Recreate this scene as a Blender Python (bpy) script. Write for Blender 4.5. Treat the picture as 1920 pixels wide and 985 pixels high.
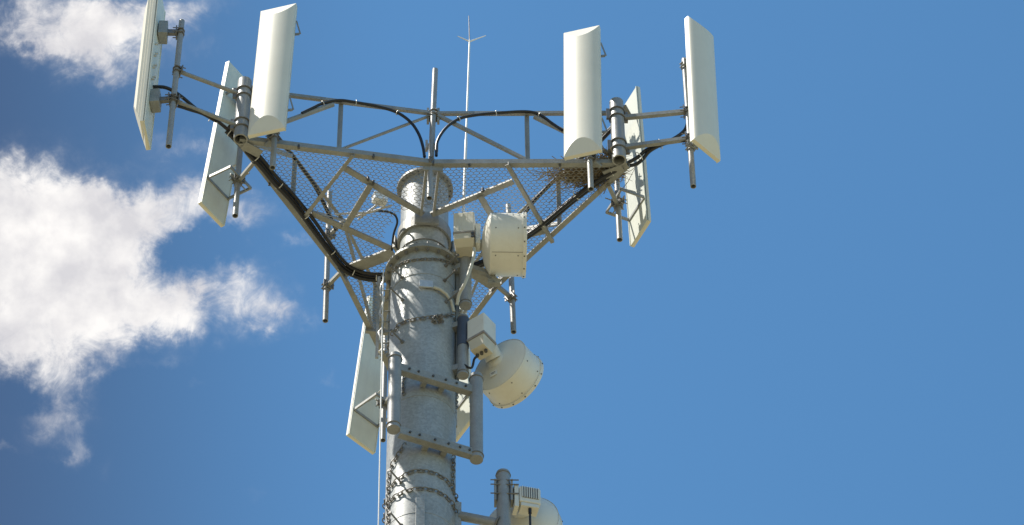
import bpy, math, random
from math import sin, cos, pi, sqrt, radians
from mathutils import Vector, Matrix, Quaternion, noise
random.seed(7)
for o in list(bpy.data.objects): bpy.data.objects.remove(o)
scn = bpy.context.scene
col = scn.collection

# ------------------------------------------------------------------ camera
F_PX, CAMLOC = 7189.98, Vector((0, -24.0197, -29.6886))
YAW, PITCH, ROLL = 0.0362367, 0.8843851, -0.0138333
fw = Vector((sin(YAW)*cos(PITCH), cos(YAW)*cos(PITCH), sin(PITCH)))
rt = Vector((cos(YAW), -sin(YAW), 0)); up = rt.cross(fw)
R2 = rt*cos(ROLL) + up*sin(ROLL); U2 = up*cos(ROLL) - rt*sin(ROLL)
cam = bpy.data.objects.new('camera', bpy.data.cameras.new('camera'))
col.objects.link(cam); scn.camera = cam
M = Matrix.Identity(4)
for i in range(3):
    M[i][0] = R2[i]; M[i][1] = U2[i]; M[i][2] = -fw[i]; M[i][3] = CAMLOC[i]
cam.matrix_world = M
cam.data.sensor_width = 36.0; cam.data.lens = F_PX/1920*36.0
cam.data.clip_end = 20000; cam.data.clip_start = 0.5

# ------------------------------------------------------------------ light and sky
SUN_AZ, SUN_EL = radians(-85.5), radians(61)      # azimuth measured from "behind the camera", towards the left
sdir = Vector((sin(SUN_AZ)*cos(SUN_EL), -cos(SUN_AZ)*cos(SUN_EL), sin(SUN_EL)))
sl = bpy.data.lights.new('sun', 'SUN'); sl.energy = 5.0; sl.angle = radians(0.53); sl.color = (1.0, 0.94, 0.84)
so = bpy.data.objects.new('sun', sl); col.objects.link(so)
so.rotation_euler = sdir.to_track_quat('Z', 'Y').to_euler()
scn.view_settings.view_transform = 'Standard'; scn.view_settings.look = 'None'
scn.view_settings.gamma = 1; scn.view_settings.exposure = 0.50
scn.view_settings.use_curve_mapping = False

world = bpy.data.worlds.new("World"); scn.world = world; world.use_nodes = True
wt = world.node_tree; wt.nodes.clear(); WL = wt.links.new
def wn(t, **k):
    n = wt.nodes.new(t)
    for a, b in k.items(): setattr(n, a, b)
    return n
def wmath(op, a, b=None, c=None, clamp=False):
    n = wn('ShaderNodeMath', operation=op, use_clamp=clamp)
    for i, x in enumerate((a, b, c)):
        if x is None: continue
        if isinstance(x, (int, float)): n.inputs[i].default_value = x
        else: WL(x, n.inputs[i])
    return n.outputs[0]
def wdot(vec, c):
    n = wn('ShaderNodeVectorMath', operation='DOT_PRODUCT'); WL(vec, n.inputs[0]); n.inputs[1].default_value = c
    return n.outputs['Value']
sky = wn('ShaderNodeTexSky', sky_type='NISHITA', sun_disc=False)
sky.sun_elevation = SUN_EL; sky.sun_rotation = math.atan2(sdir.x, sdir.y)
sky.altitude = 300; sky.air_density = 1.0; sky.dust_density = 0.3; sky.ozone_density = 2.2
bg = wn('ShaderNodeBackground'); bg.inputs[1].default_value = 0.0735; 
# sky tint: deeper blue, with vignette darkening painted in towards the left
tc = wn('ShaderNodeTexCoord'); D = tc.outputs['Generated']
gr = wn('ShaderNodeMapRange', interpolation_type='SMOOTHSTEP'); WL(wdot(D, rt), gr.inputs[0]); gr.inputs[1].default_value = -.165; gr.inputs[2].default_value = -.015
gm = wn('ShaderNodeMix', data_type='RGBA'); WL(gr.outputs[0], gm.inputs[0]); gm.inputs[6].default_value = (.60, .66, .70, 1); gm.inputs[7].default_value = (1.0, 1.60, 1.72, 1)
sm_ = wn('ShaderNodeVectorMath', operation='MULTIPLY'); WL(sky.outputs[0], sm_.inputs[0]); WL(gm.outputs[2], sm_.inputs[1]); WL(sm_.outputs[0], bg.inputs[0])
# clouds: soft masses at fixed directions of the sky (units: thousandths of the tangent around a fixed sky direction)
dw = wdot(D, fw); front = wmath('GREATER_THAN', dw, 0.2); dws = wmath('MAXIMUM', dw, 0.05)
cu = wmath('DIVIDE', wdot(D, R2), dws); cv = wmath('DIVIDE', wdot(D, U2), dws)
kx = F_PX/1000.0
X0 = wmath('MULTIPLY_ADD', cu, kx, 0.960); Y0 = wmath('MULTIPLY_ADD', cv, -kx, 0.4925)
comb = wn('ShaderNodeCombineXYZ'); WL(X0, comb.inputs[0]); WL(Y0, comb.inputs[1])
def wnoise(scale, detail, rough, off, dist=0.0):
    mp = wn('ShaderNodeMapping'); WL(comb.outputs[0], mp.inputs[0]); mp.inputs['Location'].default_value = off
    n = wn('ShaderNodeTexNoise'); WL(mp.outputs[0], n.inputs['Vector'])
    n.inputs['Scale'].default_value = scale; n.inputs['Detail'].default_value = detail
    n.inputs['Roughness'].default_value = rough; n.inputs['Distortion'].default_value = dist
    return n
wrp = wnoise(6.0, 5, 0.6, (3.1, 1.7, 0.4))
sp = wn('ShaderNodeSeparateColor'); WL(wrp.outputs['Color'], sp.inputs[0])
wr2 = wnoise(26.0, 6, 0.6, (1.3, 7.7, 2.4)); sp2 = wn('ShaderNodeSeparateColor'); WL(wr2.outputs['Color'], sp2.inputs[0])
X0w = wmath('ADD', X0, wmath('MULTIPLY', wmath('SUBTRACT', sp2.outputs[0], 0.5), 0.07)); Y0w = wmath('ADD', Y0, wmath('MULTIPLY', wmath('SUBTRACT', sp2.outputs[1], 0.5), 0.07))
X = wmath('ADD', X0w, wmath('MULTIPLY', wmath('SUBTRACT', sp.outputs[0], 0.5), 0.13))
Y = wmath('ADD', Y0w, wmath('MULTIPLY', wmath('SUBTRACT', sp.outputs[1], 0.5), 0.13))
blobs = [  # x, y, rx, ry, weight
 (100,55,85,28,.75),(180,40,85,40,.8),(250,30,70,35,.6),(195,95,60,38,.75),(225,150,22,26,.55),(355,28,60,20,.38),(40,62,45,14,.35),(385,95,25,18,.2),
 (70,480,120,110,1.2),(10,560,100,110,1.0),(170,540,120,80,1.15),(45,330,60,24,.6),(95,375,90,40,.8),(210,430,90,50,.85),(300,400,70,32,.75),(255,585,90,36,.9),(130,455,120,60,.6),
 (345,370,60,28,.55),(365,275,70,22,.34),(215,305,45,16,.2),(440,395,60,26,.48),(340,590,36,28,.55),(458,545,52,46,.72),(525,590,38,26,.66),(415,492,34,18,.22),
 (70,655,80,22,.5),(122,700,22,40,.46),(102,775,34,36,.38),(134,848,14,26,.28),(300,682,38,13,.26),(195,885,18,26,.12),(560,447,22,12,.30),
 (480,922,22,13,.12),(612,718,13,11,.16),(384,712,16,7,.14),(15,830,20,8,.2),(340,160,40,40,.05),(345,468,66,30,-1.0),(392,590,16,40,-.25),(270,705,60,22,-.3),(180,325,60,26,-.35),(270,640,40,30,-.3),(60,740,50,24,-.4)]
acc = None
for (bx, by, rx, ry, w) in blobs:
    rx *= 1.14; ry *= 1.14; ax = wmath('MULTIPLY', wmath('SUBTRACT', X, bx/1000), 1000/rx); ay = wmath('MULTIPLY', wmath('SUBTRACT', Y, by/1000), 1000/ry)
    q = wmath('ADD', wmath('MULTIPLY', ax, ax), wmath('MULTIPLY', ay, ay))
    g = wmath('MULTIPLY', wmath('EXPONENT', wmath('MULTIPLY', q, -0.8)), w)
    acc = g if acc is None else wmath('ADD', acc, g)
n1 = wnoise(7.5, 12, 0.62, (0.3, 0.2, 0.0), 0.6); n2 = wnoise(13.0, 14, 0.68, (5.3, 2.2, 1.0), 1.6)
nn = wmath('ADD', wmath('MULTIPLY', wmath('SUBTRACT', n1.outputs[0], 0.5), 1.5), wmath('MULTIPLY', wmath('SUBTRACT', n2.outputs[0], 0.5), 1.5))
tau = wmath('MULTIPLY', wmath('POWER', wmath('MAXIMUM', acc, 0.0), 2.1), wmath('MULTIPLY', wmath('EXPONENT', wmath('MULTIPLY', nn, 3.4)), 1.35))
mask = wmath('MULTIPLY', wmath('SUBTRACT', 1.0, wmath('EXPONENT', wmath('MULTIPLY', tau, -1.0))), front)
n3 = wnoise(9.0, 6, 0.55, (8.3, 0.2, 3.0))
cr = wn('ShaderNodeMapRange'); WL(n3.outputs[0], cr.inputs[0]); cr.inputs[1].default_value = .35; cr.inputs[2].default_value = .62
cm = wn('ShaderNodeMix', data_type='RGBA'); WL(cr.outputs[0], cm.inputs[0])
cm.inputs[6].default_value = (.70, .69, .72, 1); cm.inputs[7].default_value = (1.0, .975, .955, 1)
bgc = wn('ShaderNodeBackground'); WL(cm.outputs[2], bgc.inputs[0]); bgc.inputs[1].default_value = 0.72
mx = wn('ShaderNodeMixShader'); WL(mask, mx.inputs[0]); WL(bg.outputs[0], mx.inputs[1]); WL(bgc.outputs[0], mx.inputs[2])
wo = wn('ShaderNodeOutputWorld'); WL(mx.outputs[0], wo.inputs[0])

# ------------------------------------------------------------------ picture-to-place helpers
def ray(u, v): return (fw + R2*((u-960)/F_PX) - U2*((v-492.5)/F_PX)).normalized()
def atz(u, v, z):
    d = ray(u, v); return CAMLOC + d*((z-CAMLOC.z)/d.z)
def aty(u, v, y):
    d = ray(u, v); return CAMLOC + d*((y-CAMLOC.y)/d.y)
def onv(u, v, p, q):                      # on the upright plane through p and q
    d = ray(u, v); n = (q-p).cross(Vector((0, 0, 1))); return CAMLOC + d*((p-CAMLOC).dot(n)/d.dot(n))
def oncyl(u, v, r):
    d = ray(u, v); a = d.x**2+d.y**2; b = 2*(CAMLOC.x*d.x+CAMLOC.y*d.y); c = CAMLOC.x**2+CAMLOC.y**2-r*r
    ds = b*b-4*a*c
    t = (-b-sqrt(ds))/(2*a) if ds > 0 else -b/(2*a)
    return CAMLOC + d*t

# ------------------------------------------------------------------ mesh builder
ZU = Vector((0, 0, 1))
def frame(d):
    d = d.normalized(); a = ZU if abs(d.z) < .95 else Vector((1, 0, 0))
    x = d.cross(a).normalized(); return x, x.cross(d).normalized()
class MB:
    def __init__(s): s.v = []; s.f = []; s.sm = []
    def add(s, vs, fs, sm=False):
        n = len(s.v); s.v += [Vector(q) for q in vs]
        for k, f in enumerate(fs): s.f.append([n+i for i in f]); s.sm.append(sm if isinstance(sm, bool) else sm[k])
    def obox(s, c, X, Y, Z):              # half-axis vectors
        c = Vector(c); vs = [c+X*a+Y*b+Z*d for d in (-1, 1) for b in (-1, 1) for a in (-1, 1)]
        s.add(vs, [(0,2,3,1),(4,5,7,6),(0,1,5,4),(2,6,7,3),(0,4,6,2),(1,3,7,5)]); return s
    def box(s, c, sx, sy, sz, rz=0, tilt=None):
        m = Matrix.Rotation(rz, 3, 'Z')
        if tilt is not None: m = m @ Matrix.Rotation(tilt, 3, 'X')
        return s.obox(c, m@Vector((sx/2,0,0)), m@Vector((0,sy/2,0)), m@Vector((0,0,sz/2)))
    def beam(s, p, q, w, h, ext=0):
        d = (q-p).normalized(); x, y = frame(d); p = p-d*ext; q = q+d*ext
        return s.obox((p+q)/2, x*w/2, y*h/2, (q-p)/2)
    def angle(s, p, q, w, t=.007, flip=1, ext=0):   # L-section: a flat leg below, an upright leg at one side
        d = (q-p).normalized(); x, y = frame(d); p = p-d*ext; q = q+d*ext
        if y.z < 0: y = -y
        s.obox((p+q)/2 - y*(w/2), x*w/2, y*t/2, (q-p)/2)
        s.obox((p+q)/2 + x*flip*(w/2-t/2) + y*(t/2+.0005), x*t/2, y*(w/2), (q-p)/2); return s
    def tube(s, p, q, r, r2=None, n=16, caps=True):
        r2 = r if r2 is None else r2; x, y = frame(q-p)
        ring = lambda c, R: [c + x*R*cos(2*pi*i/n) + y*R*sin(2*pi*i/n) for i in range(n)]
        a, b = ring(p, r), ring(q, r2)
        s.add(a+b, [(i, (i+1) % n, n+(i+1) % n, n+i) for i in range(n)], True)
        if caps: s.add(a, [tuple(range(n))[::-1]]); s.add(b, [tuple(range(n))])
        return s
    def hollow(s, p, q, r, n=16, t=.2):   # open-ended pipe
        x, y = frame(q-p); d = (q-p)
        ring = lambda c, R: [c + x*R*cos(2*pi*i/n) + y*R*sin(2*pi*i/n) for i in range(n)]
        ri = r*(1-t); s.tube(p, q, r, n=n, caps=False)
        a, b, c, e = ring(p, r), ring(p, ri), ring(q, r), ring(q, ri)
        s.add(a+b, [(i, n+i, n+(i+1) % n, (i+1) % n) for i in range(n)])
        s.add(c+e, [(i, (i+1) % n, n+(i+1) % n, n+i) for i in range(n)])
        s.add(b+e, [(i, n+i, n+(i+1) % n, (i+1) % n) for i in range(n)], True); return s
    def path(s, pts, r, n=8, caps=True):
        pts = [Vector(p) for p in pts]; m = len(pts); N = None; rings = []
        for i, p in enumerate(pts):
            t = (pts[min(i+1, m-1)]-pts[max(i-1, 0)]).normalized()
            if N is None: N = frame(t)[0]
            N = (N - t*N.dot(t)).normalized(); Bn = t.cross(N)
            R = r[i] if isinstance(r, (list, tuple)) else r
            rings.append([p + N*R*cos(2*pi*k/n) + Bn*R*sin(2*pi*k/n) for k in range(n)])
        vs = [v for rg in rings for v in rg]
        s.add(vs, [(i*n+k, i*n+(k+1) % n, (i+1)*n+(k+1) % n, (i+1)*n+k) for i in range(m-1) for k in range(n)], True)
        if caps: s.add(rings[0], [tuple(range(n))[::-1]]); s.add(rings[-1], [tuple(range(n))])
        return s
    def ring(s, c, ax, R, r, n=28, m=8, sx=1.0):
        x, y = frame(ax); z = ax.normalized(); vs = []
        for i in range(n):
            a = 2*pi*i/n; e = x*cos(a)*sx + y*sin(a); ed = (x*cos(a)+y*sin(a))
            for k in range(m):
                b = 2*pi*k/m; vs.append(c + e*R + ed*r*cos(b) + z*r*sin(b))
        s.add(vs, [(i*m+k, ((i+1) % n)*m+k, ((i+1) % n)*m+(k+1) % m, i*m+(k+1) % m) for i in range(n) for k in range(m)], True); return s
    def lathe(s, c, ax, prof, n=40, smooth=True):   # prof: (axial, radius)
        x, y = frame(ax); z = ax.normalized(); vs = []
        for (h, R) in prof:
            for i in range(n): a = 2*pi*i/n; vs.append(c + z*h + x*R*cos(a) + y*R*sin(a))
        s.add(vs, [(j*n+i, j*n+(i+1) % n, (j+1)*n+(i+1) % n, (j+1)*n+i) for j in range(len(prof)-1) for i in range(n)], smooth); return s
    def disc(s, c, ax, R, n=40, flip=False):
        x, y = frame(ax); vs = [c + x*R*cos(2*pi*i/n) + y*R*sin(2*pi*i/n) for i in range(n)]
        s.add(vs, [tuple(range(n))]); return s
    def build(s, name, mat, parent=None, bevel=0, loc=None):
        me = bpy.data.meshes.new(name); o = bpy.data.objects.new(name, me); col.objects.link(o)
        if parent is not None: o.parent = parent; inv = WM[parent.as_pointer()].inverted(); WM[o.as_pointer()] = WM[parent.as_pointer()]
        else:
            base = Vector(loc) if loc is not None else sum(s.v, Vector())/max(1, len(s.v))
            if loc is None: base.z = min(q.z for q in s.v)
            o.location = base; inv = Matrix.Translation(-base); WM[o.as_pointer()] = Matrix.Translation(base)
        me.from_pydata([inv@q for q in s.v], [], s.f); me.materials.append(mat); me.validate()
        if len(me.polygons) == len(s.sm): me.polygons.foreach_set('use_smooth', s.sm)
        if bevel:
            b = o.modifiers.new('bevel', 'BEVEL'); b.width = bevel; b.segments = 2; b.limit_method = 'ANGLE'; b.angle_limit = radians(35); b.harden_normals = False
        me.update(); return o
WM = {}
def tag(o, label=None, cat=None, group=None, kind=None):
    if label: o['label'] = label
    if cat: o['category'] = cat
    if group: o['group'] = group
    if kind: o['kind'] = kind
    return o
def empty(name, loc, label, cat, group=None, mat=None):
    o = bpy.data.objects.new(name, None); col.objects.link(o); o.empty_display_size = .1
    m = mat if mat is not None else Matrix.Translation(Vector(loc))
    o.matrix_world = m; WM[o.as_pointer()] = m.copy()
    return tag(o, label, cat, group)

# ------------------------------------------------------------------ materials
def mat(name, c, rough=.5, metal=0.0, var=.12, scale=6.0, spangle=0.0, spscale=60.0, bump=0.0, dirt=None, dirtamt=0.0, streak=False, spec=.5):
    m = bpy.data.materials.new(name); m.use_nodes = True; t = m.node_tree; L = t.links.new
    b = t.nodes['Principled BSDF']; b.inputs['Roughness'].default_value = rough; b.inputs['Metallic'].default_value = metal
    b.inputs['Specular IOR Level'].default_value = spec
    g = t.nodes.new('ShaderNodeNewGeometry'); pos = g.outputs['Position']
    def nz(s, d=5, r=.6, stretch=None):
        n = t.nodes.new('ShaderNodeTexNoise'); n.inputs['Scale'].default_value = s; n.inputs['Detail'].default_value = d; n.inputs['Roughness'].default_value = r
        if stretch:
            mp = t.nodes.new('ShaderNodeMapping'); mp.inputs['Scale'].default_value = stretch; L(pos, mp.inputs[0]); L(mp.outputs[0], n.inputs['Vector'])
        else: L(pos, n.inputs['Vector'])
        return n.outputs[0]
    def rng(x, a, b_, c_, d_):
        n = t.nodes.new('ShaderNodeMapRange'); L(x, n.inputs[0])
        for i, q in enumerate((a, b_, c_, d_)): n.inputs[i+1].default_value = q
        return n.outputs[0]
    def mul(a, b_):
        n = t.nodes.new('ShaderNodeMath'); n.operation = 'MULTIPLY'
        for i, q in enumerate((a, b_)):
            if isinstance(q, float): n.inputs[i].default_value = q
            else: L(q, n.inputs[i])
        return n.outputs[0]
    f = rng(nz(scale), .3, .7, 1-var, 1+var)
    if spangle:
        v = t.nodes.new('ShaderNodeTexVoronoi'); v.inputs['Scale'].default_value = spscale; L(pos, v.inputs['Vector'])
        sc = t.nodes.new('ShaderNodeSeparateColor'); L(v.outputs['Color'], sc.inputs[0])
        f = mul(f, rng(sc.outputs[0], 0, 1, 1-spangle, 1+spangle))
        L(rng(sc.outputs[1], 0, 1, max(.1, rough-.12), rough+.12), b.inputs['Roughness'])
    vm = t.nodes.new('ShaderNodeVectorMath'); vm.operation = 'SCALE'; vm.inputs[0].default_value = c; L(f, vm.inputs['Scale'])
    out = vm.outputs[0]
    if dirt:
        mxn = t.nodes.new('ShaderNodeMix'); mxn.data_type = 'RGBA'
        L(mul(rng(nz(5.0, 8, .7, (3, 3, .5) if streak else None), .48, .75, 0, 1), float(dirtamt)), mxn.inputs[0])
        L(out, mxn.inputs[6]); mxn.inputs[7].default_value = (*dirt, 1); out = mxn.outputs[2]
    L(out, b.inputs['Base Color'])
    if bump:
        bp = t.nodes.new('ShaderNodeBump'); bp.inputs['Strength'].default_value = bump; bp.inputs['Distance'].default_value = .01
        L(nz(scale*6, 4), bp.inputs['Height']); L(bp.outputs[0], b.inputs['Normal'])
    return m
G_POLE = mat('galvanised_pole', (.36,.385,.395), .46, .10, .09, 2.2, .14, 50, bump=.02, dirt=(.27,.265,.25), dirtamt=.25, streak=True)
G_STEEL = mat('galvanised_steel', (.295,.305,.30), .52, .12, .16, 8, .10, 90, dirt=(.27,.25,.21), dirtamt=.55)
G_PIPE = mat('galvanised_pipe', (.32,.33,.33), .45, .2, .12, 8, .10, 110, dirt=(.30,.29,.27), dirtamt=.4)
G_DARK = mat('weathered_steel', (.20,.20,.20), .55, .3, .2, 12, dirt=(.16,.12,.09), dirtamt=.5)
G_MESH = mat('mesh_steel', (.34,.35,.35), .55, .15, .15, 10)
G_CHAIN = mat('chain_steel', (.25,.24,.22), .5, .4, .2, 25, dirt=(.16,.10,.06), dirtamt=.5)
BOLT = mat('bolt_dark', (.10,.10,.10), .5, .4, .2, 30)
RADOME = mat('radome_cream', (.77,.75,.655), .5, 0, .035, 2.5, dirt=(.62,.60,.52), dirtamt=.22, streak=True)
PANELBACK = mat('panel_back_offwhite', (.70,.73,.66), .5, 0, .05, 4, dirt=(.45,.46,.42), dirtamt=.25, streak=True)
DISHW = mat('dish_cream', (.76,.75,.69), .45, 0, .04, 3, dirt=(.55,.50,.42), dirtamt=.25, streak=True)
BOXW = mat('radio_offwhite', (.72,.72,.67), .5, 0, .05, 6, dirt=(.5,.45,.38), dirtamt=.3)
BOXB = mat('radio_beige', (.62,.58,.47), .5, 0, .05, 6, dirt=(.4,.34,.26), dirtamt=.25)
BAND = mat('gasket_grey', (.30,.28,.27), .5, 0, .1, 20)
RUBBER = mat('black_cable', (.018,.018,.020), .38, 0, .2, 30)
TIE = mat('cable_tie_white', (.75,.75,.72), .5, 0, .05, 20)
HOSE = mat('beige_conduit', (.52,.50,.42), .5, 0, .1, 30)
BLUEP = mat('blue_grey_paint', (.065,.08,.115), .5, .1, .15, 10)
WHITE = mat('white_rod', (.80,.82,.82), .4, 0, .04, 20)
ALU = mat('bright_metal', (.60,.60,.58), .38, .5, .1, 30)
STICK = mat('dry_twigs', (.30,.235,.15), .8, 0, .45, 40)
STICK2 = mat('weathered_twigs', (.24,.20,.15), .85, 0, .4, 40)
LABELM = mat('sticker', (.82,.82,.80), .5, 0, .02, 20)
INK = mat('grey_ink', (.25,.25,.27), .5, 0, .02, 20)
GROUND = mat('dry_ground', (.22,.19,.105), .9, 0, .25, .25, bump=0)

# ------------------------------------------------------------------ setting: ground
GZ = CAMLOC.z - 1.6
g = MB(); N = 24; S = 6000
vs = []
for i in range(N+1):
    for j in range(N+1): vs.append(((i/N-.5)*S, (j/N-.5)*S, GZ))
g.add(vs, [(i*(N+1)+j, (i+1)*(N+1)+j, (i+1)*(N+1)+j+1, i*(N+1)+j+1) for i in range(N) for j in range(N)])
tag(g.build('ground', GROUND, loc=(0, 0, GZ)), kind='structure')

# ------------------------------------------------------------------ monopole
RU, RL = .238, .322
ZFL, ZTOP = -.55, .80
mono = empty('monopole', (0, 0, GZ), 'tall round galvanised steel monopole rising through the middle of the triangular platform', 'monopole')
V = Vector
p = MB().tube(V((0,0,GZ)), V((0,0,ZFL-.03)), .60, RL, n=64, caps=False)
# keep the visible part straight: taper only well below
p = MB(); p.tube(V((0,0,-9)), V((0,0,ZFL-.03)), RL+.004, RL, n=64, caps=False); p.tube(V((0,0,GZ)), V((0,0,-9)), .55, RL+.004, n=64)
p.build('lower_section', G_POLE, mono)
p = MB().tube(V((0,0,ZFL)), V((0,0,ZTOP-.03)), RU+.004, RU, n=56); p.build('upper_section', G_POLE, mono)
p = MB().tube(V((0,0,ZFL-.03)), V((0,0,ZFL)), .385, n=64).tube(V((0,0,ZFL+.001)), V((0,0,ZFL+.03)), .372, n=64)
flo = p.build('flange', G_STEEL, mono, bevel=.004)
for k in range(20):
    a = 2*pi*k/20+.1; c = V((.352*cos(a), .352*sin(a), 0))
    b = MB().tube(c+V((0,0,ZFL-.065)), c+V((0,0,ZFL+.07)), .009, n=8).tube(c+V((0,0,ZFL-.052)), c+V((0,0,ZFL-.031)), .017, n=6)
    b.build('bolt', G_DARK, flo)
p = MB().tube(V((0,0,ZTOP-.03)), V((0,0,ZTOP)), .285, n=56); fl2 = p.build('flange', G_STEEL, mono, bevel=.004)
for k in range(24):
    a = 2*pi*k/24; c = V((.262*cos(a), .262*sin(a), ZTOP))
    MB().tube(c-V((0,0,.05)), c+V((0,0,.02)), .010, n=6).build('bolt', G_DARK, fl2)
for zz in (-.02, -.30): # straps of the upper section
    MB().ring(V((0,0,zz)), ZU, RU+.008, .007, n=48).build('strap', G_DARK, mono)
def seam(z): MB().ring(V((0,0,z)), ZU, RL+.0015, .003, n=64, m=6).build('weld_seam', G_STEEL, mono)
seam(oncyl(795,742,RL).z); seam(oncyl(760,958,RL).z-.05); seam(oncyl(795,513,RL).z)
def stepbolt(u, v, ln=.19):
    q = oncyl(u, v, RL); n = V((q.x, q.y, 0)).normalized()
    b = MB().tube(q-n*.01, q+n*ln, .0085, n=10).tube(q+n*(ln-.012), q+n*ln, .015, n=8)
    b.tube(q, q+n*.02, .021, n=6); b.build('step_bolt', G_DARK, mono)
for (u, v) in [(755,521),(755,563),(755,642),(835,499),(833,527),(836,567),(752,905),(752,985)]: stepbolt(u, v)
# access plate and conduit
q = oncyl(799, 533, RL+.02); n = V((q.x,q.y,0)).normalized(); a = math.atan2(n.x, -n.y)
MB().box(q, .135, .02, .10, rz=a).build('access_plate', ALU, mono, bevel=.003)
MB().path([oncyl(813,539,RL+.02), oncyl(825,543,RL+.03), oncyl(837,552,RL+.03), oncyl(846,566,RL+.03), oncyl(851,585,RL+.03)], .017, n=10).build('conduit', HOSE, mono)
q = oncyl(788, 965, RL+.012); n = V((q.x,q.y,0)).normalized(); a = math.atan2(n.x, -n.y)
MB().box(q, .085, .03, .42, rz=a).build('access_plate', G_POLE, mono, bevel=.004)
# cable riser channel on the right-hand flank
p1, p2 = aty(859,485,-.06), aty(857,722,-.06)
m_ = MB(); m_.obox((p1+p2)/2, V((.017,0,0)), V((0,.03,0)), V((0,0,(p1.z-p2.z)/2)))
for z in [p2.z+.1+i*.3 for i in range(int((p1.z-p2.z)/.3)+1)]: m_.box((p1.x-.05, -.06, z), .07, .02, .02)
m_.build('riser_channel', G_STEEL, mono, bevel=.002)
m2 = MB().box((.345,-.02,oncyl(845,950,RL).z), .06, .10, .34); m2.build('mount_plate', G_POLE, mono, bevel=.004)

# ------------------------------------------------------------------ platform
plat = empty('antenna_platform', (0, 0, 0), 'three cornered galvanised platform of beams, railings and hexagonal wire mesh around the pole top', 'platform')
CL, CR, CB = atz(447,261,0), atz(1178,306,0), atz(764,754,0)
BF, Bl, Br = atz(812,307,0), atz(640,507,0), atz(931,533,0)
RH = .81
def up_(p, z): return V((p.x, p.y, z))
edges = [(CL,BF),(BF,CR),(CR,Br),(Br,CB),(CB,Bl),(Bl,CL)]
for i, (a, b) in enumerate(edges):
    d = (b-a).normalized()
    MB().angle(a, b, .056, .009, flip=(1 if i % 2 else 1), ext=-.012).build('edge_beam', G_STEEL, plat)
def opx(u, v): return atz(u, v, 0)
def inset(c, a, b, ta, tb):
    return c.lerp(a, ta), c.lerp(b, tb)
cross = [(opx(657,290), opx(576,393)), (opx(954,308), opx(1032,441)), (CB.lerp(Bl,.57), CB.lerp(Br,.57))]
for a, b in cross: MB().angle(a-ZU*.05, b-ZU*.05, .038, .007, ext=.05).build('cross_beam', G_STEEL, plat)
PF = opx(803, 392)
def rp(ang, r=.31): return V((r*sin(ang), -r*cos(ang), 0))
aF = math.atan2(BF.x, -BF.y); al = math.atan2(Bl.x, -Bl.y); ar = math.atan2(Br.x, -Br.y)
KF, Kl, Kr = rp(aF), rp(al), rp(ar)
inner = [(KF, opx(645,311)), (KF, opx(962,337)), (Kl, opx(584,396)), (Kl, cross[2][0].lerp(cross[2][1], .12)), (Kr, opx(1026,428)), (Kr, cross[2][0].lerp(cross[2][1], .88))]
for a, b in inner:
    d = (b-a).normalized(); MB().beam(a+d*.05-ZU*.03, b-ZU*.03, .062, .022).build('inner_beam', G_STEEL, plat)
ties = [(inner[0][0].lerp(inner[0][1],.68), inner[2][0].lerp(inner[2][1],.62)), (inner[1][0].lerp(inner[1][1],.62), inner[4][0].lerp(inner[4][1],.6)), (inner[3][0].lerp(inner[3][1],.6), inner[5][0].lerp(inner[5][1],.6))]
for a, b in ties: MB().beam(a-ZU*.058, b-ZU*.058, .06, .02).build('tie_beam', G_STEEL, plat)
for (K, Bp) in ((KF,BF),(Kl,Bl),(Kr,Br)):
    d = (Bp-K).normalized(); x = d.cross(ZU)
    if K is not KF: MB().obox((K+Bp)/2-ZU*.035, x*.065, ZU*.012, (Bp-K)/2-d*.03).build('bracket_arm', G_STEEL, plat)
    else:
      for s_ in (-1, 1):
        MB().obox((K+Bp)/2 + x*s_*.062 - ZU*.02, x*.012, ZU*.045, (Bp-K)/2-d*.03).build('bracket_arm', G_STEEL, plat)
    MB().obox(K-d*.03-ZU*.02, x*.12, d*.014, ZU*.09).build('bracket_plate', G_STEEL, plat, bevel=.002)
    MB().obox(Bp-d*.012-ZU*.03, x*.10, d*.008, ZU*.07).build('bracket_plate', G_STEEL, plat, bevel=.002)
MB().lathe(ZU*-.09, ZU, [(0,RU+.006),(0,RU+.03),(.16,RU+.03),(.16,RU+.006)], n=48, smooth=False).build('collar', G_STEEL, plat)
# bolts through the beams
for (u, v) in [(650,509),(560,276),(700,294),(925,527),(880,309),(1050,309),(690,336),(905,357),(700,343),(505,345)]:
    c = atz(u, v, -.035); MB().tube(c-ZU*.02, c+ZU*.03, .014, n=6).build('bolt', BOLT, plat)
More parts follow.
